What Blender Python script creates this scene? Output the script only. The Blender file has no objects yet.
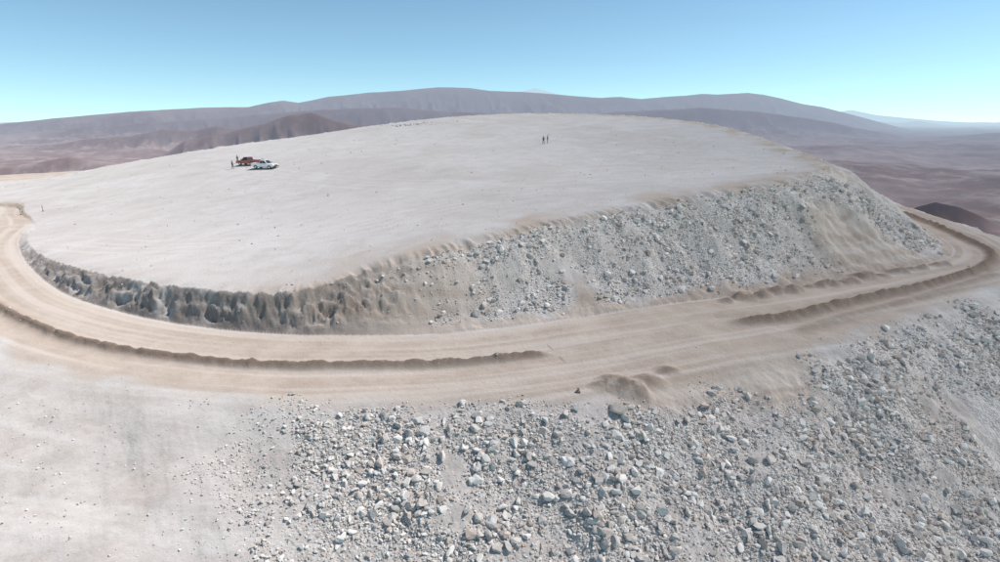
import bpy, bmesh, math, random
import numpy as np
from mathutils import Vector
random.seed(3); rng=np.random.default_rng(7)
F=545.0; CY=281.0; HZ=118.0; OFF=16.0
TH=math.atan((CY-HZ)/F); C,S=math.cos(TH),math.sin(TH)
scene=bpy.context.scene
scene.view_settings.view_transform='Standard'; scene.view_settings.look='None'; scene.view_settings.exposure=0

# ---------------------------------------------------------------- survey helpers (sight-line -> plan position)
def ray(px,py):
    u=(px-500)/F; v=(CY-py)/F
    return u, C+v*S, -S+v*C
def PZ(px,py,z=-16.0):
    u,dy,dz=ray(px,py); t=z/dz
    return (u*t,dy*t,z)
def PD(px,py,D):
    u,dy,dz=ray(px,py); t=D/dy
    return (u*t,D,dz*t)
def slope_at(py):
    u,dy,dz=ray(500,py); return dz/dy

def smooth(pts,closed,k=4):
    p=np.array([q[:2] for q in pts],float); n=len(p); out=[]
    rngi=range(n if closed else n-1)
    for i in rngi:
        if closed: a,b,c,d=p[(i-1)%n],p[i],p[(i+1)%n],p[(i+2)%n]
        else: a,b,c,d=p[max(i-1,0)],p[i],p[i+1],p[min(i+2,n-1)]
        for j in range(k):
            t=j/k
            out.append(.5*((2*b)+(-a+c)*t+(2*a-5*b+4*c-d)*t*t+(-a+3*b-3*c+d)*t**3))
    if not closed: out.append(p[-1])
    return np.array(out)

# ---------------------------------------------------------------- noise
_ga=np.linspace(0,2*np.pi,256,endpoint=False); _gx=np.cos(_ga).astype(np.float32); _gy=np.sin(_ga).astype(np.float32)
def perlin(x,y,seed=0):
    xf=np.floor(x); yf=np.floor(y)
    xi=xf.astype(np.int64); yi=yf.astype(np.int64)
    fx=(x-xf).astype(np.float32); fy=(y-yf).astype(np.float32)
    def g(ix,iy,dx,dy):
        h=(ix*374761393+iy*668265263+seed*974711)&0xffffffff
        h=((h^(h>>13))*1274126177)&0xffffffff
        h=(h^(h>>16))&255
        return _gx[h]*dx+_gy[h]*dy
    u=fx*fx*fx*(fx*(fx*6-15)+10); v=fy*fy*fy*(fy*(fy*6-15)+10)
    a=g(xi,yi,fx,fy); b=g(xi+1,yi,fx-1,fy); c=g(xi,yi+1,fx,fy-1); d=g(xi+1,yi+1,fx-1,fy-1)
    return (a+(b-a)*u)*(1-v)+(c+(d-c)*u)*v
def fbm(x,y,o=3,seed=0,gain=.5):
    s=0;a=1.
    for i in range(o):
        s=s+a*perlin(x*2**i+i*17.3,y*2**i-i*9.1,seed+i); a*=gain
    return s
def ridged(x,y,o=4,seed=0):
    s=0;a=1.
    for i in range(o):
        s=s+a*(1-np.abs(perlin(x*2**i+i*7.7,y*2**i,seed+i))*2.2); a*=.5
    return s/1.9
def sst(a,b,x):
    t=np.clip((x-a)/(b-a),0,1); return t*t*(3-2*t)

def pdist(x,y,poly,closed):
    n=len(poly); best=np.full(x.shape,1e12,np.float64); s=np.zeros(x.shape); acc=0.
    for i in range(n if closed else n-1):
        ax,ay=poly[i]; bx,by=poly[(i+1)%n]
        ex,ey=bx-ax,by-ay; L2=ex*ex+ey*ey+1e-12; L=math.sqrt(L2)
        t=np.clip(((x-ax)*ex+(y-ay)*ey)/L2,0,1)
        d=(x-ax-t*ex)**2+(y-ay-t*ey)**2
        m=d<best
        best=np.where(m,d,best); s=np.where(m,acc+t*L,s); acc+=L
    return np.sqrt(best),s
def inside(x,y,poly):
    n=len(poly); r=np.zeros(x.shape,bool)
    for i in range(n):
        ax,ay=poly[i]; bx,by=poly[(i+1)%n]
        if ay==by: continue
        c=((ay>y)!=(by>y))&(x<(bx-ax)*(y-ay)/(by-ay)+ax)
        r^=c
    return r

# ---------------------------------------------------------------- site plan
rim_front=[PZ(36,226,-15.9),PZ(27,238,-15.6),PZ(38,252,-15.0),PZ(75,266,-14.2),PZ(120,276,-13.7),PZ(200,287,-13.2),PZ(275,291,-13.1),
 PZ(325,284,-12.8),PZ(375,265,-11.9),PZ(430,250,-11.0),PZ(485,237,-10.4),PZ(540,224,-9.8),PZ(620,208,-8.9),PZ(700,194,-8.1),PZ(780,181,-7.3),PZ(826,168,-6.8)]
crest=[PD(828,163,88),PD(805,153,100),PD(780,144,112),PD(745,132,130),PD(700,122,150),PD(620,115,175),PD(530,113,190),PD(460,116,186),PD(400,122,180),
 PD(300,136,170),PD(200,150,155),PD(100,168,140),PD(0,188,125),(-135,112,-17),(-128,100,-17.0),PZ(0,206,-16.0),PZ(25,216,-16)]
P1=smooth(rim_front+crest,True)
toe_front=[PZ(34,223),PZ(20,238),PZ(24,258),PZ(55,288),PZ(110,309),PZ(180,324),PZ(250,332),PZ(330,336),PZ(420,334),PZ(480,330),PZ(560,320),PZ(640,308),PZ(710,299),
 PZ(760,293),PZ(830,281),PZ(900,269),PZ(942,260),PZ(953,251),PZ(943,240),(63.5,80),(66,90),(68.5,100)]
P2=smooth(toe_front+[(72,118),(77,150),(66,190),(30,215),(-10,222),(-60,208),(-95,185),(-118,160),(-140,130),(-140,108),(-130,96),PZ(2,204)[:2],PZ(27,214)[:2]],True)
outer=[PZ(0,332),PZ(60,357),PZ(150,376),PZ(300,390),PZ(450,391),PZ(580,388),PZ(640,380),PZ(700,364),PZ(780,345),PZ(850,325),PZ(920,302),PZ(990,281),(59.5,58.5),(64,64.5),
 (67,71),(69.5,77),(71.5,84),(73.5,92),(75.5,101),(80,120),(86,155),(76,200),(36,228),(-12,236),(-70,222),(-110,198),(-135,172),(-160,140),(-165,108),(-120,88),(-92,84),(-80,74),(-68,62),(-55,48)]
P3=smooth(outer,True)
berm1=smooth([(-74,74),PZ(-50,262),PZ(-35,285),PZ(0,308),PZ(60,335),PZ(120,350),PZ(200,361),PZ(300,367),PZ(400,366),PZ(480,362),PZ(556,353)],False)
berm2=smooth([PZ(722,322),PZ(780,318),PZ(850,302),PZ(930,284),PZ(980,268),(60,64.5),(63,70.5),(65.8,78),(68.5,87),(71,96)],False)
berm3=smooth([PZ(790,333),PZ(850,315),PZ(930,294),PZ(1000,272)],False)

cp=np.array(rim_front+crest[:14]+[PD(262,168,115),PD(545,142,130),PD(100,195,103),PD(420,170,100),PD(640,160,105),PD(300,225,66),PD(160,240,67)],float)
sc=50.
def U(r2): return np.where(r2>1e-12,r2*np.log(r2+1e-12),0)
n=len(cp); X=cp[:,0]/sc; Y=cp[:,1]/sc
K=U((X[:,None]-X)**2+(Y[:,None]-Y)**2)+np.eye(n)*.01
Pm=np.c_[np.ones(n),X,Y]; A=np.block([[K,Pm],[Pm.T,np.zeros((3,3))]])
W=np.linalg.solve(A,np.r_[cp[:,2],0,0,0])
def tps(x,y):
    x=x/sc;y=y/sc; r=W[n]+W[n+1]*x+W[n+2]*y
    for i in range(n): r=r+W[i]*U((x-X[i])**2+(y-Y[i])**2)
    return r

mounds=[]
for i in range(26):
    px=728+i*8.6+random.uniform(-3,3); py=301-(px-728)*.168+random.uniform(-1,1)
    q=PZ(px,py); mounds.append((q[0],q[1],random.uniform(.35,.8),random.uniform(.2,.55)))
for px,py,r,h in [(612,380,.7,.28),(626,387,.8,.55),(648,380,.8,.28),(668,370,.6,.22),(600,386,.5,.2),(350,326,1.0,.35),(640,392,.6,.3)]:
    q=PZ(px,py); mounds.append((q[0],q[1],r,h))
tracks=[smooth([PZ(20,218),PD(90,205,98),PD(180,190,104),PD(262,172,110),PD(330,160,122),PD(430,147,135),PD(540,146,128)],False),
 smooth([PD(262,172,110),PD(400,185,88),PD(560,190,80),PD(700,178,82),PD(800,166,86)],False),
 smooth([PD(240,190,98),PD(330,178,98),PD(440,160,112),PD(600,150,120),PD(720,150,108)],False),
 smooth([PZ(40,240,-15.2),PD(150,250,62),PD(300,240,58),PD(450,215,66),PD(600,190,76),PD(760,172,84)],False)]

def near(x,y):
    dT,sT=pdist(x,y,P2,True); iT=inside(x,y,P2)
    dR,sR=pdist(x,y,P1,True); iR=inside(x,y,P1)
    dO,sO=pdist(x,y,P3,True); iO=inside(x,y,P3)
    zr=-16+.12*fbm(x/7,y/7,2,1)+.02*fbm(x/.7,y/.7,2,3)
    zr=zr+.018*perlin(dT*1.1,sT*.04,5)
    zp=tps(x,y)+.09*fbm(x/16,y/16,2,11)+.008*fbm(x/1.6,y/1.6,4,12)
    t=np.where(iR,1.,np.where(iT,dT/(dT+dR+1e-6),0.))
    band=np.where(iT&~iR,np.sin(np.pi*np.clip(t,0,1)),0.)
    hgt=np.clip(zp-zr,0,20)
    left=sst(-4,-15,x)*sst(90,70,y)
    gul=.22*fbm(sT*.33,dT*.25,2,20)+.10*fbm(sT*1.3,dT*.9,2,21)+.22*fbm(x*.9+.5*y,y*1.6,4,23)
    t2=np.clip(t+band*((gul+.06)*left+.10*fbm(sT*.22,dT*.12,3,22)),0,1)
    tl=np.clip(t2,0,1); prof=tl*(1-left)+left*np.power(tl,1.15)
    prof=np.where(iR,1.,prof)
    prof=prof-(1-left)*.05*np.sin(np.pi*2*tl)*(band>0)
    # ledges in the cut face
    prof=prof+left*band*.10*np.sin(tl*15+3*fbm(sT*.3,dT*0,2,27))*np.clip(.5+2*fbm(sT*.25,dT*0,2,28),0,1)
    z=zr+(zp-zr)*prof
    z=z+band*left*(.42*fbm(x/.9,y/.7,3,26))*np.clip(hgt/2,0,1)
    edge=np.exp(-((dR)/.8)**2)*(hgt>.7)
    z=z-edge*.35*(np.abs(fbm(sR*.6,sR*.03,3,31)))*2
    z=z+np.where(iT&~iR,(1-left)*np.clip(hgt/6,0,1)*(.34*fbm(x/3.,y/3.,3,41)+.10*fbm(x/.6,y/.6,3,42)),0)
    # outer slope
    do=np.where(iO,0,dO)
    sl=.36+.17*sst(-30,5,x)
    sl=np.where(y>120,.6,sl)
    drop=sl*(np.sqrt(do*do+2.2)-1.483)
    w=sst(0,4,do)
    z=z-np.where(iO,0,drop)+w*(.9*fbm(x/7.5,y/7.5,2,51)+.30*fbm(x/2.,y/2.,3,52)*(0.4+.6*sst(-18,0,x))+.08*fbm(x/.45,y/.45,2,53)*(.3+.7*sst(-18,0,x)))
    z=z+w*.10*ridged(x/2.2+.3*y,y/9.,3,57)*sst(-2,-16,x)
    bt=np.zeros_like(x)
    for b,h,wd,sd in ((berm1,.50,.30,61),(berm2,.52,.42,62),(berm3,.16,.4,63)):
        d,s=pdist(x,y,b,False); L=s.max()
        amp=h*(.9+.4*fbm(s*.9,s*0,3,sd))*sst(0,2,L-s)*(1 if b is berm1 else sst(0,3,s))
        d=d+.18*fbm(x*.8,y*.8,2,sd+5)
        g=np.exp(-(d/wd)**2); z=z+amp*g-.07*np.exp(-((d-1.1)/.5)**2)*(amp>0); bt=np.maximum(bt,np.exp(-(d/(wd*1.9))**2)*np.clip(amp/h*1.4,0,1)*(1 if b is not berm3 else .5))
    for mx,my,r,h in mounds:
        m=(np.abs(x-mx)<4)&(np.abs(y-my)<4)
        if m.any():
            dx=x[m]-mx; dy=y[m]-my; dd=np.sqrt(dx**2+(dy/.8)**2)/r+.35*fbm(x[m]*1.3,y[m]*1.3,3,77)
            g=np.clip(1-dd/1.7,0,1); z[m]+=h*g*1.2; bt[m]=np.maximum(bt[m],np.clip(g*1.1,0,.7))
    nz=fbm(x/5,y/5,3,81); nz2=fbm(x/14,y/14,3,82)
    road=np.where((~iT)&iO,1.,0.)*sst(0,.5,dT)
    road=np.maximum(road,np.where(~iO,sst(2.4+2.6*nz,0,dO),0)*.8)
    tan=road*1.0
    def blob(q,r,k=1.):
        return k*np.exp(-(((x-q[0])**2+(y-q[1])**2)/(r*r)))
    sp=blob(PZ(650,378),3.5)+blob(PZ(745,362),4)+blob(PZ(770,380,-17.5),3.5,.8)+blob(PZ(845,322),4,.6)+blob(PZ(925,440,-22),3.5,.6)+blob(PZ(965,480,-22),2.5,.5)+blob(PZ(560,480,-19),2.5,.3)
    sp=sp*np.where(iO,0,1)
    se=(blob(PZ(395,295,-13.5),6,.7)+blob(PZ(340,320,-15),4,.8)+blob(PZ(470,262,-11.5),5,.5)+blob(PZ(870,235,-12),7,.9)+blob(PZ(915,250,-14),6,.8)+blob(PZ(800,262,-14),3.5,.5)+blob(PZ(560,235,-11),5,.4)+blob(PZ(260,315,-15),4,.3)+blob(PZ(850,200,-9),6,.6))*np.where(iT,1,0)
    foot=np.where(iT&~iR,sst(.28,.0,t+.25*nz),0)*.9
    tan=np.clip(np.maximum.reduce([tan,(sp+.9*nz*sp),se*(1+1.2*nz),foot,bt*.9]),0,1)
    rimt=np.exp(-(dR/5.)**2)*np.where(x>-15,.55,.2)*(hgt>1); tan=np.maximum(tan,rimt*(1+1.5*nz))
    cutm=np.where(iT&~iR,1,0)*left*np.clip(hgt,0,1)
    rub_e=np.where(iT&~iR,1,0)*sst(-18,-2,x)*sst(.03,.2,t)*sst(1.0,.85,t)*np.clip(.9+1.6*nz,0,1)*np.clip(1-.85*se,0,1)*(hgt>1)*sst(76,68,y)
    rub_o=np.where(iO,0,1)*sst(1.0,4.5,do+2.5*nz)*np.clip(sst(-21,-6,x+9*nz2-(do-6)*.7)*.98+.02,0,1)*np.clip(1.0+1.5*nz,0.1,1)*np.clip(1-.9*sp,0,1)*(y<90)
    rub=np.clip(rub_e+rub_o,0,1)
    stre=.5+.9*(perlin(dT*.8,sT*.03,91)+.5*perlin(dT*2.3,sT*.05,92))
    trk=np.zeros_like(x)
    for i,tp in enumerate(tracks):
        d,s=pdist(x,y,tp,False); d=d+.5*perlin(s*.03,s*0,120+i)
        for off,ww in ((.85,.33),(3.2,.33)):
            trk=np.maximum(trk,np.exp(-((d-abs(off))/ww)**2)*(.2+.8*np.clip(.5+perlin(s*.1,s*0,130+i),0,1)))
    streak=np.where(iR,.35+.65*trk,stre)
    damp=np.clip(bt*.9,0,1)
    return z,tan,rub,streak,road,iR,hgt,damp,cutm

# ---------------------------------------------------------------- far country
def pl(px,pts):
    a=np.array(pts,float); return np.interp(px,a[:,0],a[:,1])
# (skyline, distance, relative width, seed, crest roughness, darkness)
ridges=[
 ([(-400,134),(0,124),(60,118),(130,112),(200,108),(250,107),(270,103),(285,101),(300,103),(330,97),(370,93),(400,91),(440,87.5),(470,88),(490,91),(520,92),(570,96),(600,98),(620,97),(640,99),(680,96),(700,94),(715,95),(745,93),(760,95),(780,99),(800,104),(820,107),(860,117),(900,127),(960,140),(1400,150)],
  [(-400,13500),(150,15500),(300,20000),(1000,25000)],.30,101,.05,.7),
 ([(-400,150),(0,135),(60,129),(130,124),(200,119),(250,116),(290,112),(350,108),(400,108),(460,112),(540,118),(620,112),(700,108),(760,112),(830,122),(880,132),(1000,150),(1400,160)],[(-400,11500),(300,14000),(1400,17000)],.12,131,.10,.9),
 ([(-400,140),(440,120),(500,97),(535,88),(560,95),(600,110),(790,116),(830,113),(850,110),(875,115),(905,118),(940,121),(1000,124),(1400,128)],[(-400,60000),(1400,60000)],.12,102,.012,.3),
 ([(600,130),(700,116),(780,112),(840,116),(870,121),(900,123),(920,121),(950,126),(1000,129),(1400,132)],[(-400,38000),(1400,38000)],.12,112,.03,.4),
 ([(150,160),(180,141),(230,131),(265,123),(290,115),(312,112.5),(335,121),(380,128),(440,136),(480,160)],[(-400,7500),(1400,7500)],.17,103,.05,1.),
 ([(-400,160),(0,148),(60,143),(80,139),(130,136),(160,129),(190,131),(215,126),(240,129),(300,133),(350,140),(420,160)],[(-400,9500),(1400,9500)],.13,104,.1,1.),
 ([(-400,175),(0,166),(60,157),(110,164),(170,156),(230,170),(300,190)],[(-400,5200),(1400,5200)],.16,110,.10,.9),
 ([(700,175),(790,156),(820,151),(850,145),(880,147),(920,151),(960,160),(1000,168),(1060,180),(1200,200)],[(-400,9000),(1400,9000)],.08,105,.1,1.5),
 ([(560,140),(640,126),(700,121),(760,124),(840,134),(900,140),(960,136),(1000,133),(1100,128),(1400,128)],[(-400,15000),(1400,15000)],.12,106,.06,.9),
 ([(860,260),(900,230),(925,211),(955,202),(980,207),(1010,218),(1060,240),(1100,260)],[(-400,2700),(1400,2700)],.17,107,.1,3.),
]
tabp=np.linspace(60,320,521); tabs=np.array([slope_at(q) for q in tabp])
def far(x,y):
    yy=np.maximum(y,50.); px=500+F*1.044*x/yy
    base=-530+100*fbm(x/2600,y/2600,6,201,.55)+75*(ridged(x/1100,y/1700,5,202)-.6)
    z=base.copy(); rel=np.clip((base+520)/160,0,.5)
    for pts,yc,wf,sd,na,dk in ridges:
        Yc=pl(px,yc); py=pl(px,pts)
        zc=Yc*np.interp(py,tabp,tabs)
        d=(y-Yc)/(Yc*wf); ad=np.sqrt(d*d+.012)-.11
        rg=ridged(x/(Yc*.05)+.5*y/(Yc*.1),y/(Yc*.11),5,sd)
        sh=np.exp(-ad*2.2)*(1-sst(.8,1.6,ad))
        sh=sh*(1-1.35*np.clip(1-rg,0,.7)*sst(0.0,.22,ad))
        peak=zc+Yc*na*.014*fbm(x/(Yc*.05),y/(Yc*.3),3,sd+3)
        c=base+np.maximum(peak-base,0)*sh
        rel=np.where(c>z,np.clip((c-base)/(150 if dk>2 else 400),0,1)*dk,rel)
        z=np.maximum(z,c)
    return z,rel

# ---------------------------------------------------------------- ground sheet
NA=1300
az=np.radians(np.linspace(-58,58,NA))
r=[12.]
while r[-1]<245: r.append(r[-1]*1.0036)
while r[-1]<1500: r.append(r[-1]*1.02)
while r[-1]<90000: r.append(r[-1]*1.0075)
r=np.array(r); M=len(r)
RR,AA=np.meshgrid(r,az,indexing='ij')
gx=(RR*np.sin(AA)).ravel(); gy=(RR*np.cos(AA)).ravel()
rr=RR.ravel()
N=len(gx); gz=np.full(N,-1e9); at={k:np.zeros(N,np.float32) for k in('tanm','rub','streak','farm','rel','damp','cut','top')}
mk=rr<420
z,tan,rub,st,road,iR,hg,dp,cu=near(gx[mk],gy[mk])
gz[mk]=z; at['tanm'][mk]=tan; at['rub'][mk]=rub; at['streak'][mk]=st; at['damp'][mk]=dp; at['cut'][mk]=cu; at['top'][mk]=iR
m2=rr>=420
gz[m2]=-16-.5*(rr[m2]-230)
m3=rr>250
fz,rel=far(gx[m3],gy[m3])
isf=fz>gz[m3]
tmp=gz[m3]; gz[m3]=np.where(isf,fz,tmp)
at['farm'][m3]=np.clip(sst(250,600,rr[m3]),0,1); at['rel'][m3]=rel*isf
co=np.c_[gx,gy,gz+OFF].astype(np.float32)
def make_mesh(name,co,faces,nv,smoothf=True):
    me=bpy.data.meshes.new(name); nf=len(faces)//nv
    me.vertices.add(len(co)); me.vertices.foreach_set('co',co.ravel())
    me.loops.add(len(faces)); me.loops.foreach_set('vertex_index',faces)
    me.polygons.add(nf); me.polygons.foreach_set('loop_start',np.arange(0,nf*nv,nv,dtype=np.int32))
    me.update(calc_edges=True)
    me.polygons.foreach_set('use_smooth',np.full(nf,smoothf))
    return me
idx=np.arange(M*NA,dtype=np.int32).reshape(M,NA)
fc=np.stack([idx[:-1,:-1],idx[:-1,1:],idx[1:,1:],idx[1:,:-1]],-1).reshape(-1)
fc=fc.reshape(-1,4)[:,::-1].reshape(-1).copy()
me=make_mesh('ground',co,fc,4)
for k,v in at.items():
    a=me.attributes.new(k,'FLOAT','POINT'); a.data.foreach_set('value',v)
ground=bpy.data.objects.new('ground',me); scene.collection.objects.link(ground)
print('verts',N)

# ---------------------------------------------------------------- node helper
class NT:
    def __init__(s,name):
        s.m=bpy.data.materials.new(name); s.m.use_nodes=True; s.t=s.m.node_tree; s.t.nodes.clear()
    def n(s,ty,**k):
        nd=s.t.nodes.new(ty)
        for a,b in k.items():
            if a=='i':
                for q,v in b.items():
                    if isinstance(v,bpy.types.NodeSocket): s.t.links.new(v,nd.inputs[q])
                    else: nd.inputs[q].default_value=v
            else: setattr(nd,a,b)
        return nd
    def attr(s,nm): return s.n('ShaderNodeAttribute',attribute_name=nm).outputs['Fac']
    def noise(s,vec,sc,det=4,rough=.55): return s.n('ShaderNodeTexNoise',i={'Vector':vec,'Scale':sc,'Detail':det,'Roughness':rough}).outputs['Fac']
    def math(s,op,a,b=0.,c=0.,cl=False):
        nd=s.n('ShaderNodeMath',operation=op,use_clamp=cl)
        for i,v in enumerate((a,b,c)):
            if isinstance(v,bpy.types.NodeSocket): s.t.links.new(v,nd.inputs[i])
            else: nd.inputs[i].default_value=v
        return nd.outputs[0]
    def mix(s,f,a,b,mode='MIX'):
        nd=s.n('ShaderNodeMix',data_type='RGBA',blend_type=mode)
        for i,v in ((0,f),(6,a),(7,b)):
            if isinstance(v,bpy.types.NodeSocket): s.t.links.new(v,nd.inputs[i])
            else: nd.inputs[i].default_value=v if i==0 else (*v,1)
        return nd.outputs[2]
    def ramp(s,f,a,b):
        return s.n('ShaderNodeMapRange',i={'Value':f,'From Min':a,'From Max':b},interpolation_type='SMOOTHSTEP').outputs[0]

g=NT('desert_ground')
pos=g.n('ShaderNodeNewGeometry').outputs['Position']
big=g.noise(pos,.045,5); mid=g.noise(pos,.35,7,.68); fine=g.noise(pos,4.,5,.65); vfine=g.noise(pos,14.,3,.6)
top=g.attr('top')
pale=g.mix(g.ramp(big,.35,.65),(.545,.49,.455),(.595,.545,.515))
pale=g.mix(g.math('MULTIPLY',g.ramp(mid,.42,.66),g.math('SUBTRACT',.85,g.math('MULTIPLY',top,.45))),pale,(.475,.415,.375))
patch=g.noise(pos,.12,6,.7)
pale=g.mix(g.math('MULTIPLY',g.ramp(patch,.50,.64),g.math('MULTIPLY',top,.45)),pale,(.645,.605,.58))
pale=g.mix(g.math('MULTIPLY',g.ramp(g.noise(pos,.07,7,.72),.53,.66),g.math('MULTIPLY',top,.4)),pale,(.46,.405,.37))
st=g.attr('streak')
pale=g.mix(g.math('MULTIPLY',g.ramp(st,.4,1.),.5),pale,(.70,.655,.615))
tanc=g.mix(g.ramp(mid,.3,.7),(.44,.35,.285),(.53,.44,.37))
tanc=g.mix(g.math('MULTIPLY',g.ramp(st,.3,.9),.75),tanc,(.61,.53,.465))
tf=g.math('ADD',g.attr('tanm'),g.math('MULTIPLY',g.math('SUBTRACT',mid,.5),.5),cl=True)
col=g.mix(g.ramp(tf,.1,.8),pale,tanc)
col=g.mix(g.math('MULTIPLY',g.attr('damp'),.95,cl=True),col,(.20,.135,.097))
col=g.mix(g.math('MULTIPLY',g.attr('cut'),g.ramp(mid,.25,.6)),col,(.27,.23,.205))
rubc=g.mix(g.ramp(fine,.3,.7),(.44,.395,.36),(.60,.555,.52))
vor=g.n('ShaderNodeTexVoronoi',i={'Vector':pos,'Scale':6.5,'Randomness':1.})
vg=g.n('ShaderNodeHueSaturation',i={'Saturation':0.,'Color':vor.outputs['Color']}).outputs[0]
rubc=g.mix(.45,rubc,vg,'SOFT_LIGHT')
rb=g.attr('rub')
col=g.mix(g.math('MULTIPLY',g.ramp(rb,.1,.8),.85),col,rubc)
spk=g.ramp(g.noise(pos,7.,3,.6),.60,.70)
col=g.mix(g.math('MULTIPLY',spk,.35),col,(.33,.28,.25))
spk2=g.ramp(g.noise(pos,5.,3,.6),.60,.72)
col=g.mix(g.math('MULTIPLY',spk2,.3),col,(.70,.66,.62))
col=g.mix(g.math('MULTIPLY',g.ramp(vfine,.3,.7),.12),col,(.3,.26,.24))
# distant desert
fn=g.noise(pos,.0006,6,.6); fn2=g.noise(pos,.003,6,.7)
farc=g.mix(g.ramp(fn,.4,.6),(.27,.17,.14),(.42,.31,.27))
farc=g.mix(g.math('MULTIPLY',g.ramp(fn2,.45,.65),.6),farc,(.53,.43,.38))
farc=g.mix(g.math('MULTIPLY',g.attr('rel'),.6,cl=True),farc,(.135,.08,.07))
farc=g.mix(g.ramp(g.attr('rel'),1.6,2.6),farc,(.075,.052,.055))
col=g.mix(g.attr('farm'),col,farc)
bh=g.math('ADD',g.math('MULTIPLY',fine,.06),g.math('MULTIPLY',vfine,.025))
bh=g.math('ADD',bh,g.math('MULTIPLY',g.math('MULTIPLY',g.math('SUBTRACT',1.,vor.outputs['Distance']),rb),.10))
bh=g.math('ADD',bh,g.math('MULTIPLY',mid,.015))
bmp=g.n('ShaderNodeBump',i={'Height':bh,'Distance':1.,'Strength':g.math('SUBTRACT',1.,g.attr('farm'))})
bs=g.n('ShaderNodeBsdfDiffuse',i={'Color':col,'Roughness':1.,'Normal':bmp.outputs[0]})
# aerial haze painted into the ground as emission, growing with distance from the origin
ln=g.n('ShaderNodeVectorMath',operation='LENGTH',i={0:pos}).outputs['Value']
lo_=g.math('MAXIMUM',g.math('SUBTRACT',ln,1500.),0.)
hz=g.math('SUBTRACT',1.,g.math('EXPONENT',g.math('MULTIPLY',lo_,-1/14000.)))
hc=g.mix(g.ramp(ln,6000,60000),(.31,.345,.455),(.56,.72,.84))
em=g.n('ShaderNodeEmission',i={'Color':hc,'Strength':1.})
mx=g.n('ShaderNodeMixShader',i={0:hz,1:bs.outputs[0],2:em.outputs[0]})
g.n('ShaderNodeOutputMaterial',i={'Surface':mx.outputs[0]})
g.m.cycles.emission_sampling='NONE'
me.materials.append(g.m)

# ---------------------------------------------------------------- rocks
def ico(sub):
    bm=bmesh.new(); bmesh.ops.create_icosphere(bm,subdivisions=sub,radius=1)
    v=np.array([q.co[:] for q in bm.verts]); f=np.array([[q.index for q in p.verts] for p in bm.faces],np.int32); bm.free(); return v,f
def variants(sub,k):
    v,f=ico(sub); out=[]
    for i in range(k):
        w=v*(1+rng.normal(0,.05 if sub>1 else .12,(len(v),1)))
        for j in range(11):
            nrm=rng.normal(size=3); nrm/=np.linalg.norm(nrm); dd=rng.uniform(.34,.70)
            h=w@nrm; w=w-np.maximum(h-dd,0)[:,None]*nrm
        w=w*np.array([1,rng.uniform(.5,.95),rng.uniform(.45,.85)]); w/=np.abs(w).max(); out.append(w)
    return np.array(out),f
def build_rocks(name,xs,ys,size,sub,mat,bury=.25):
    V,f=variants(sub,24); n=len(xs)
    zz=near(xs,ys)[0]+OFF
    a=rng.uniform(0,2*np.pi,n); b=rng.normal(0,.6,n)
    vv=V[rng.integers(0,24,n)]
    ca,sa,cb,sb=np.cos(a)[:,None],np.sin(a)[:,None],np.cos(b)[:,None],np.sin(b)[:,None]
    x,y,z=vv[...,0],vv[...,1],vv[...,2]
    y,z=y*cb-z*sb,y*sb+z*cb
    x,y=x*ca-y*sa,x*sa+y*ca
    s=size[:,None]*.5
    co=np.stack([x*s+xs[:,None],y*s+ys[:,None],z*s+(zz+size*bury)[:,None]],-1)
    nv=V.shape[1]
    F_=(f[None]+(np.arange(n,dtype=np.int32)*nv)[:,None,None]).reshape(-1).astype(np.int32)
    m=make_mesh(name,co.reshape(-1,3).astype(np.float32),F_,3,False)
    sh=np.repeat(rng.uniform(0,1,n),nv).astype(np.float32)
    at_=m.attributes.new('shade','FLOAT','POINT'); at_.data.foreach_set('value',sh)
    m.materials.append(mat); o=bpy.data.objects.new(name,m); scene.collection.objects.link(o); return o
rk=NT('rock'); p=rk.n('ShaderNodeNewGeometry').outputs['Position']; sh=rk.attr('shade')
c=rk.mix(rk.ramp(sh,0,1),(.47,.42,.38),(.75,.71,.67)); c=rk.mix(rk.ramp(rk.math('FRACT',rk.math('MULTIPLY',sh,13.7)),.75,1.),c,(.52,.43,.365))
c=rk.mix(rk.math('MULTIPLY',rk.ramp(rk.noise(p,6.,4),.4,.7),.4),c,(.76,.72,.68))
bb=rk.n('ShaderNodeBump',i={'Height':rk.noise(p,12.,4),'Distance':.05,'Strength':.6})
bd=rk.n('ShaderNodeBsdfDiffuse',i={'Color':c,'Roughness':1.,'Normal':bb.outputs[0]}); rk.n('ShaderNodeOutputMaterial',i={'Surface':bd.outputs[0]})

def scatter(x0,x1,y0,y1,ntry,fn):
    xs=rng.uniform(x0,x1,ntry); ys=rng.uniform(y0,y1,ntry)
    k=np.abs(np.arctan2(xs,ys))<math.radians(54); xs,ys=xs[k],ys[k]
    out=near(xs,ys); d=fn(xs,ys,out); k=rng.uniform(0,1,len(xs))<d
    return xs[k],ys[k]
cl=lambda x,y: np.clip(.75+1.7*fbm(x/2.2,y/2.2,3,311),.2,1)
def rubd(x,y,o): return o[2]**1.2*cl(x,y)
x1,y1=scatter(-32,32,13,36,360000,rubd); x2,y2=scatter(-20,73,36,78,300000,rubd)
xs=np.r_[x1,x2]; ys=np.r_[y1,y2]
sz=.078*(rng.pareto(2.4,len(xs))+1); sz=np.minimum(sz,.66)*np.where(ys>36,1.2,1.)
sz=np.minimum(sz,.16+.6*sst(-16,-2,xs)+.5*(ys>36))
big_=sz>.30
print('rocks',len(xs),big_.sum())
build_rocks('rubble_stones',xs[~big_],ys[~big_],sz[~big_],1,rk.m,.2)
build_rocks('rubble_boulders',xs[big_],ys[big_],sz[big_],2,rk.m,.18)
def spd(x,y,o):
    base=np.where(o[5],.12,.22)*(1-o[4]*.93)+o[8]*.7+o[7]*.35; nn=np.clip(.5+2.2*fbm(x/6,y/6,3,301),0.05,1)
    return base*nn
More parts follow.
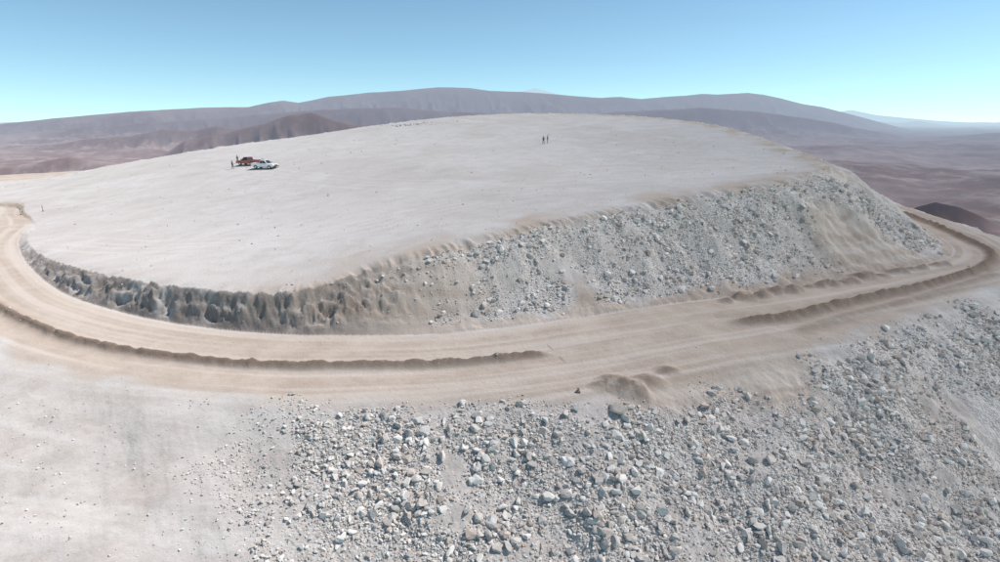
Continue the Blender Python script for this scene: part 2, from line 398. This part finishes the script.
xs,ys=scatter(-90,75,10,150,130000,spd)
sz=.05*(rng.pareto(2.9,len(xs))+1); sz=np.minimum(sz*np.where(ys>38,1.3,1.),np.where(ys>38,.36,.17))
build_rocks('scattered_stones',xs,ys,sz,1,rk.m,.2)
q=[PZ(618,424,-17.3),PZ(596,540,-20.5),PZ(300,498,-19),PZ(222,452,-17.8),PZ(805,470,-19.5),PZ(680,480,-19)]
build_rocks('boulder_group',np.array([a[0] for a in q]),np.array([a[1] for a in q]),np.array([1.2,.9,.5,.35,.7,.6]),3,rk.m,.2)
n_=60; xs=rng.normal(0,5,n_)+PD(415,122,172)[0]; ys=rng.normal(0,2,n_)+170
build_rocks('stone_pile',xs,ys,rng.uniform(.3,.8,n_),1,rk.m,.2)

# ---------------------------------------------------------------- small objects
def simple(name,col,rough=.6,metal=0.,noise=.12,coat=0.):
    t=NT(name); p=t.n('ShaderNodeNewGeometry').outputs['Position']
    c=t.mix(t.math('MULTIPLY',t.ramp(t.noise(p,3.,4),.35,.7),noise*2),col,(.42,.36,.31))
    b=t.n('ShaderNodeBsdfPrincipled',i={'Base Color':c,'Roughness':rough,'Metallic':metal,'Coat Weight':coat})
    t.n('ShaderNodeOutputMaterial',i={'Surface':b.outputs[0]}); return t.m
M_white=simple('white_paint',(.80,.80,.79),.35,coat=.5,noise=.04); M_red=simple('red_paint',(.26,.02,.02),.35,coat=.5,noise=.08)
M_glass=simple('tinted_glass',(.02,.025,.03),.08,noise=.05); M_tyre=simple('tyre_rubber',(.03,.03,.03),.9); M_hub=simple('steel_wheel',(.5,.5,.5),.4,.8)
M_dark=simple('dark_trim',(.04,.04,.045),.6); M_lamp=simple('lamp_lens',(.75,.75,.72),.15,noise=0); M_tail=simple('tail_lens',(.4,.02,.02),.2,noise=0)
def obj(name,me,par,mat=None):
    o=bpy.data.objects.new(name,me); scene.collection.objects.link(o); o.parent=par
    if mat: me.materials.append(mat)
    return o
def pym(name,v,f):
    m=bpy.data.meshes.new(name); m.from_pydata(v,[],f); m.update(); return m
def boxp(name,x0,x1,y0,y1,z0,z1,par,mat,bev=.02,tx=0,ty=0):
    v=[(x0,y0,z0),(x1,y0,z0),(x1,y1,z0),(x0,y1,z0),(x0+tx,y0+ty,z1),(x1-tx,y0+ty,z1),(x1-tx,y1-ty,z1),(x0+tx,y1-ty,z1)]
    f=[(3,2,1,0),(4,5,6,7),(0,1,5,4),(1,2,6,5),(2,3,7,6),(3,0,4,7)]
    o=obj(name,pym(name,v,f),par,mat); b=o.modifiers.new('b','BEVEL'); b.width=bev; b.segments=2; return o
def ground_z(x,y): return float(near(np.array([x]),np.array([y]))[0][0])+OFF
def pickup(name,x,y,head,paint,rack=False):
    e=bpy.data.objects.new(name,None); scene.collection.objects.link(e)
    e.location=(x,y,ground_z(x,y)); e.rotation_euler=(0,0,head)
    R=.43; pts=[(-2.62,.5),(-2.62,.80),(-.60,.80),(-.60,1.04),(1.25,1.06),(2.2,1.0),(2.5,.93),(2.62,.75),(2.62,.48)]
    for cx in(1.62,-1.55):
        for k in range(0,11):
            a=math.pi*k/10; pts.append((cx+R*math.cos(a),.44+R*math.sin(a)*.75 if 0<k<10 else .44))
    nP=len(pts); v=[(a,-.9,b) for a,b in pts]+[(a,.9,b) for a,b in pts]
    f=[tuple(range(nP)),tuple(range(2*nP-1,nP-1,-1))]+[(i,i+nP,(i+1)%nP+nP,(i+1)%nP) for i in range(nP)]
    m=pym('body',v,f); bm=bmesh.new(); bm.from_mesh(m); bmesh.ops.recalc_face_normals(bm,faces=bm.faces); bmesh.ops.triangulate(bm,faces=[q for q in bm.faces if len(q.verts)>4]); bm.to_mesh(m); bm.free()
    obj('body',m,e,paint)
    boxp('bed_side_left',-2.62,-.6,.84,.905,.78,1.14,e,paint); boxp('bed_side_right',-2.62,-.6,-.905,-.84,.78,1.14,e,paint)
    boxp('tailgate',-2.66,-2.58,-.838,.838,.62,1.13,e,paint); boxp('bed_front',-.66,-.605,-.838,.838,.805,1.14,e,paint)
    boxp('bed_liner',-2.57,-.67,-.835,.835,.803,.83,e,M_dark,.005)
    v=[(-.6,-.87,1.03),(1.3,-.87,1.05),(1.3,.87,1.05),(-.6,.87,1.03),(-.48,-.72,1.74),(.52,-.70,1.74),(.52,.70,1.74),(-.48,.72,1.74)]
    f=[(3,2,1,0),(4,5,6,7),(0,1,5,4),(1,2,6,5),(2,3,7,6),(3,0,4,7)]
    c=obj('cab',pym('cab',v,f),e,paint); b=c.modifiers.new('b','BEVEL'); b.width=.06; b.segments=3
    V=[Vector(q) for q in v]
    def pane(nm,a,b,c_,d,u0,u1,w0,w1):
        A,B,Cc,D=V[a],V[b],V[c_],V[d]; nn=(B-A).cross(D-A).normalized()*.012
        def q(u,w): return (A.lerp(B,u)).lerp(D.lerp(Cc,u),w)+nn
        P=[q(u0,w0),q(u1,w0),q(u1,w1),q(u0,w1)]
        obj(nm,pym(nm,[tuple(k) for k in P]+[tuple(k-nn*1.5) for k in P],[(0,1,2,3),(7,6,5,4),(0,4,5,1),(1,5,6,2),(2,6,7,3),(3,7,4,0)]),e,M_glass)
    pane('windshield',1,2,6,5,.07,.93,.08,.92); pane('rear_window',3,0,4,7,.12,.88,.2,.85)
    pane('window_rear_right',0,1,5,4,.08,.40,.15,.88); pane('window_front_right',0,1,5,4,.45,.88,.15,.88)
    pane('window_rear_left',2,3,7,6,.60,.92,.15,.88); pane('window_front_left',2,3,7,6,.12,.55,.15,.88)
    boxp('front_bumper',2.56,2.74,-.88,.88,.42,.66,e,M_dark,.04); boxp('grille',2.55,2.645,-.5,.5,.68,.88,e,M_dark,.01)
    boxp('rear_bumper',-2.78,-2.67,-.85,.85,.45,.6,e,M_dark,.03)
    for s in(-1,1):
        boxp('headlight',2.46,2.632,s*.72-.15,s*.72+.15,.72,.88,e,M_lamp,.02)
        boxp('tail_light',-2.672,-2.6,s*.87-.04,s*.87+.04,.8,1.05,e,M_tail,.01)
        boxp('mirror',.98,1.12,s*.98-.1,s*.98+.1,1.14,1.32,e,M_dark,.03)
        boxp('door_handle',.0,.16,s*.905-.01,s*.905+.01,.92,.95,e,M_dark,.003)
    boxp('chassis',-2.4,2.4,-.5,.5,.32,.5,e,M_dark)
    for wx in(1.62,-1.55):
        for s in(-1,1):
            for nm,rad,dep,mt in(('tyre',.38,.25,M_tyre),('hub',.22,.27,M_hub)):
                bm=bmesh.new(); bmesh.ops.create_cone(bm,cap_ends=True,segments=28,radius1=rad,radius2=rad,depth=dep)
                m=bpy.data.meshes.new(nm); bm.to_mesh(m); bm.free(); o=obj(nm,m,e,mt); o.rotation_euler=(math.pi/2,0,0); o.location=(wx,s*.79,.37)
                b=o.modifiers.new('b','BEVEL'); b.width=.03; b.segments=2
    if rack:
        for s in(-.8,.8):
            boxp('rack_post',-.75,-.69,s-.03,s+.03,1.12,1.8,e,M_dark,.01)
        boxp('rack_bar',-.75,-.69,-.83,.83,1.8,1.86,e,M_dark,.01); boxp('beacon',-.05,.15,-.12,.12,1.75,1.85,e,simple('amber_lens',(.8,.3,.03),.3),.02)
    return e
q=PD(265,168,114); pickup('white_pickup_truck',q[0],q[1],math.radians(-14),M_white,True)
q=PD(249,164.5,120); pickup('red_pickup_truck',q[0],q[1],math.radians(160),M_red)

M_skin=simple('skin',(.45,.28,.2),.6,noise=.03); M_hair=simple('hair',(.03,.02,.015),.8,noise=0); M_pants=simple('work_trousers',(.05,.06,.10),.9,noise=.05); M_boot=simple('boots',(.06,.04,.03),.8)
def person(x,y,face,shirt,step=.12,bend=.0):
    e=bpy.data.objects.new('person',None); scene.collection.objects.link(e); e.location=(x,y,ground_z(x,y)); e.rotation_euler=(0,0,face)
    v=[];r_=[];ed=[]
    def a(p,rad,par=None):
        v.append(p); r_.append(rad)
        if par is not None: ed.append((par,len(v)-1))
        return len(v)-1
    pel=a((0,0,.95),(.155,.11)); ab=a((0,.0,1.12),(.14,.10),pel); ch=a((0,0,1.32),(.165,.11),ab); nb=a((0,0,1.47),(.07,.07),ch); nk=a((0,.01,1.55),(.055,.055),nb)
    h1=a((0,.02,1.62),(.075,.09),nk); h2=a((0,.015,1.70),(.078,.095),h1); a((0,.01,1.76),(.055,.065),h2)
    for s in(-1,1):
        hp=a((s*.10,0,.88),(.095,.095),pel); kn=a((s*.12,s*step*.5+.03,.50),(.062,.062),hp); an=a((s*.13,s*step-.02,.10),(.042,.045),kn); a((s*.14,s*step+.15,.045),(.045,.035),an)
        sh_=a((s*.19,0,1.42),(.062,.062),ch); el=a((s*.25,-.03,1.14),(.044,.044),sh_); wr=a((s*.24,.10+bend,.90),(.028,.028),el); pm=a((s*.235,.13+bend,.84),(.035,.02),wr)
        for k in range(4):
            f1=a((s*.235,.155+bend-.02*k,.79),(.010,.010),pm); a((s*.225,.16+bend-.02*k,.755-(.008 if k in(1,2) else 0)),(.008,.008),f1)
        th=a((s*.21,.165+bend,.835),(.011,.011),pm); a((s*.205,.18+bend,.80),(.009,.009),th)
    m=bpy.data.meshes.new('figure'); m.from_pydata(v,ed,[]); o=bpy.data.objects.new('figure',m); scene.collection.objects.link(o)
    o.modifiers.new('s','SKIN')
    for i,rr_ in enumerate(r_): m.skin_vertices[0].data[i].radius=rr_
    m.skin_vertices[0].data[0].use_root=True
    sb=o.modifiers.new('u','SUBSURF'); sb.levels=2; sb.render_levels=2
    dg=bpy.context.evaluated_depsgraph_get(); nm=bpy.data.meshes.new_from_object(o.evaluated_get(dg)); bpy.data.objects.remove(o)
    nm.name='body'; b=obj('body',nm,e); nm.materials.clear()
    for mt in(shirt,M_pants,M_skin,M_boot): nm.materials.append(mt)
    for pgn in nm.polygons:
        c=pgn.center; k=0
        if c.z>1.53: k=2
        elif c.z<.12: k=3
        elif c.z<1.0 and abs(c.x)<.2: k=1
        if abs(c.x)>.195 and c.z<.92: k=2
        pgn.material_index=k; pgn.use_smooth=True
    bm=bmesh.new(); bmesh.ops.create_uvsphere(bm,u_segments=16,v_segments=10,radius=.108)
    bmesh.ops.delete(bm,geom=[q for q in bm.verts if q.co.z<-.01 and q.co.y>-.04 or q.co.z<-.06],context='VERTS')
    m=bpy.data.meshes.new('hair'); bm.to_mesh(m); bm.free(); h=obj('hair',m,e,M_hair); h.location=(0,.0,1.70); h.scale=(.86,1.0,.95)
    boxp('nose',-.013,.013,.105,.135,1.64,1.68,e,M_skin,.008,.004)
    for s in(-1,1): boxp('eye',s*.032-.012,s*.032+.012,.098,.112,1.685,1.697,e,M_hair,.003); boxp('ear',s*.085-.01,s*.085+.01,-.01,.025,1.64,1.70,e,M_skin,.008)
    boxp('mouth',-.022,.022,.10,.113,1.608,1.616,e,M_tail,.003)
S_dark=simple('dark_jacket',(.05,.05,.06),.9); S_blue=simple('blue_shirt',(.06,.10,.22),.9); S_br=simple('brown_jacket',(.12,.07,.05),.9)
for px,py,D,fc_,s in((543.5,143,127,2.6,S_dark),(547.5,142.5,128,-2.2,S_blue),(232.5,166.5,117,-.6,S_dark),(238,163.5,124,1.2,S_br)):
    q=PD(px,py,D); person(q[0],q[1],fc_,s)

M_wood=simple('weathered_stake',(.20,.10,.07),.8)
def stake(px,py,z,h=.6):
    x,y,_=PZ(px,py,z); e=bpy.data.objects.new('survey_stake',None); scene.collection.objects.link(e); e.location=(x,y,ground_z(x,y)-.1)
    boxp('post',-.035,.035,-.035,.035,0,h+.1,e,M_wood,.01); 
    boxp('cap',-.06,.06,-.06,.06,h+.1,h+.17,e,M_dark,.01); boxp('base_block',-.14,.14,-.14,.14,.02,.2,e,M_dark,.02,.03,.03)
for a in((44,215,-16,.9),(21,215,-16,.9),(578,396,-16.3,.2)): stake(*a)

# ---------------------------------------------------------------- light, sky, camera
sd=Vector((.60,.08,.80)).normalized()
L=bpy.data.lights.new('sun','SUN'); L.energy=4.9; L.angle=math.radians(.5); L.color=(1,.96,.915)
lo=bpy.data.objects.new('sun',L); scene.collection.objects.link(lo); lo.rotation_euler=(-sd).to_track_quat('-Z','Y').to_euler()
w=bpy.data.worlds.new('World'); scene.world=w; w.use_nodes=True; t=w.node_tree; t.nodes.clear()
tc=t.nodes.new('ShaderNodeTexCoord'); ad=t.nodes.new('ShaderNodeVectorMath'); ad.operation='ADD'; ad.inputs[1].default_value=(0,0,.045)
nm_=t.nodes.new('ShaderNodeVectorMath'); nm_.operation='NORMALIZE'
sk=t.nodes.new('ShaderNodeTexSky'); sk.sky_type='NISHITA'; sk.sun_disc=False; sk.sun_elevation=math.asin(sd.z); sk.sun_rotation=math.atan2(sd.x,sd.y); sk.altitude=3000; sk.air_density=1.; sk.dust_density=2.2; sk.ozone_density=.9
tn=t.nodes.new('ShaderNodeMix'); tn.data_type='RGBA'; tn.blend_type='MULTIPLY'; tn.inputs[0].default_value=1; tn.inputs[7].default_value=(1.0,1.17,1.05,1)
bg=t.nodes.new('ShaderNodeBackground'); bg.inputs[1].default_value=.15; ow=t.nodes.new('ShaderNodeOutputWorld')
t.links.new(tc.outputs['Generated'],ad.inputs[0]); t.links.new(ad.outputs[0],nm_.inputs[0]); t.links.new(nm_.outputs[0],sk.inputs[0]); t.links.new(sk.outputs[0],tn.inputs[6]); t.links.new(tn.outputs[2],bg.inputs[0]); t.links.new(bg.outputs[0],ow.inputs[0])
cam=bpy.data.cameras.new('camera'); cam.sensor_width=36; cam.lens=F/1000*36; cam.clip_end=200000; cam.clip_start=.5
co_=bpy.data.objects.new('camera',cam); scene.collection.objects.link(co_); co_.location=(0,0,OFF); co_.rotation_euler=(math.pi/2-TH,0,0); scene.camera=co_
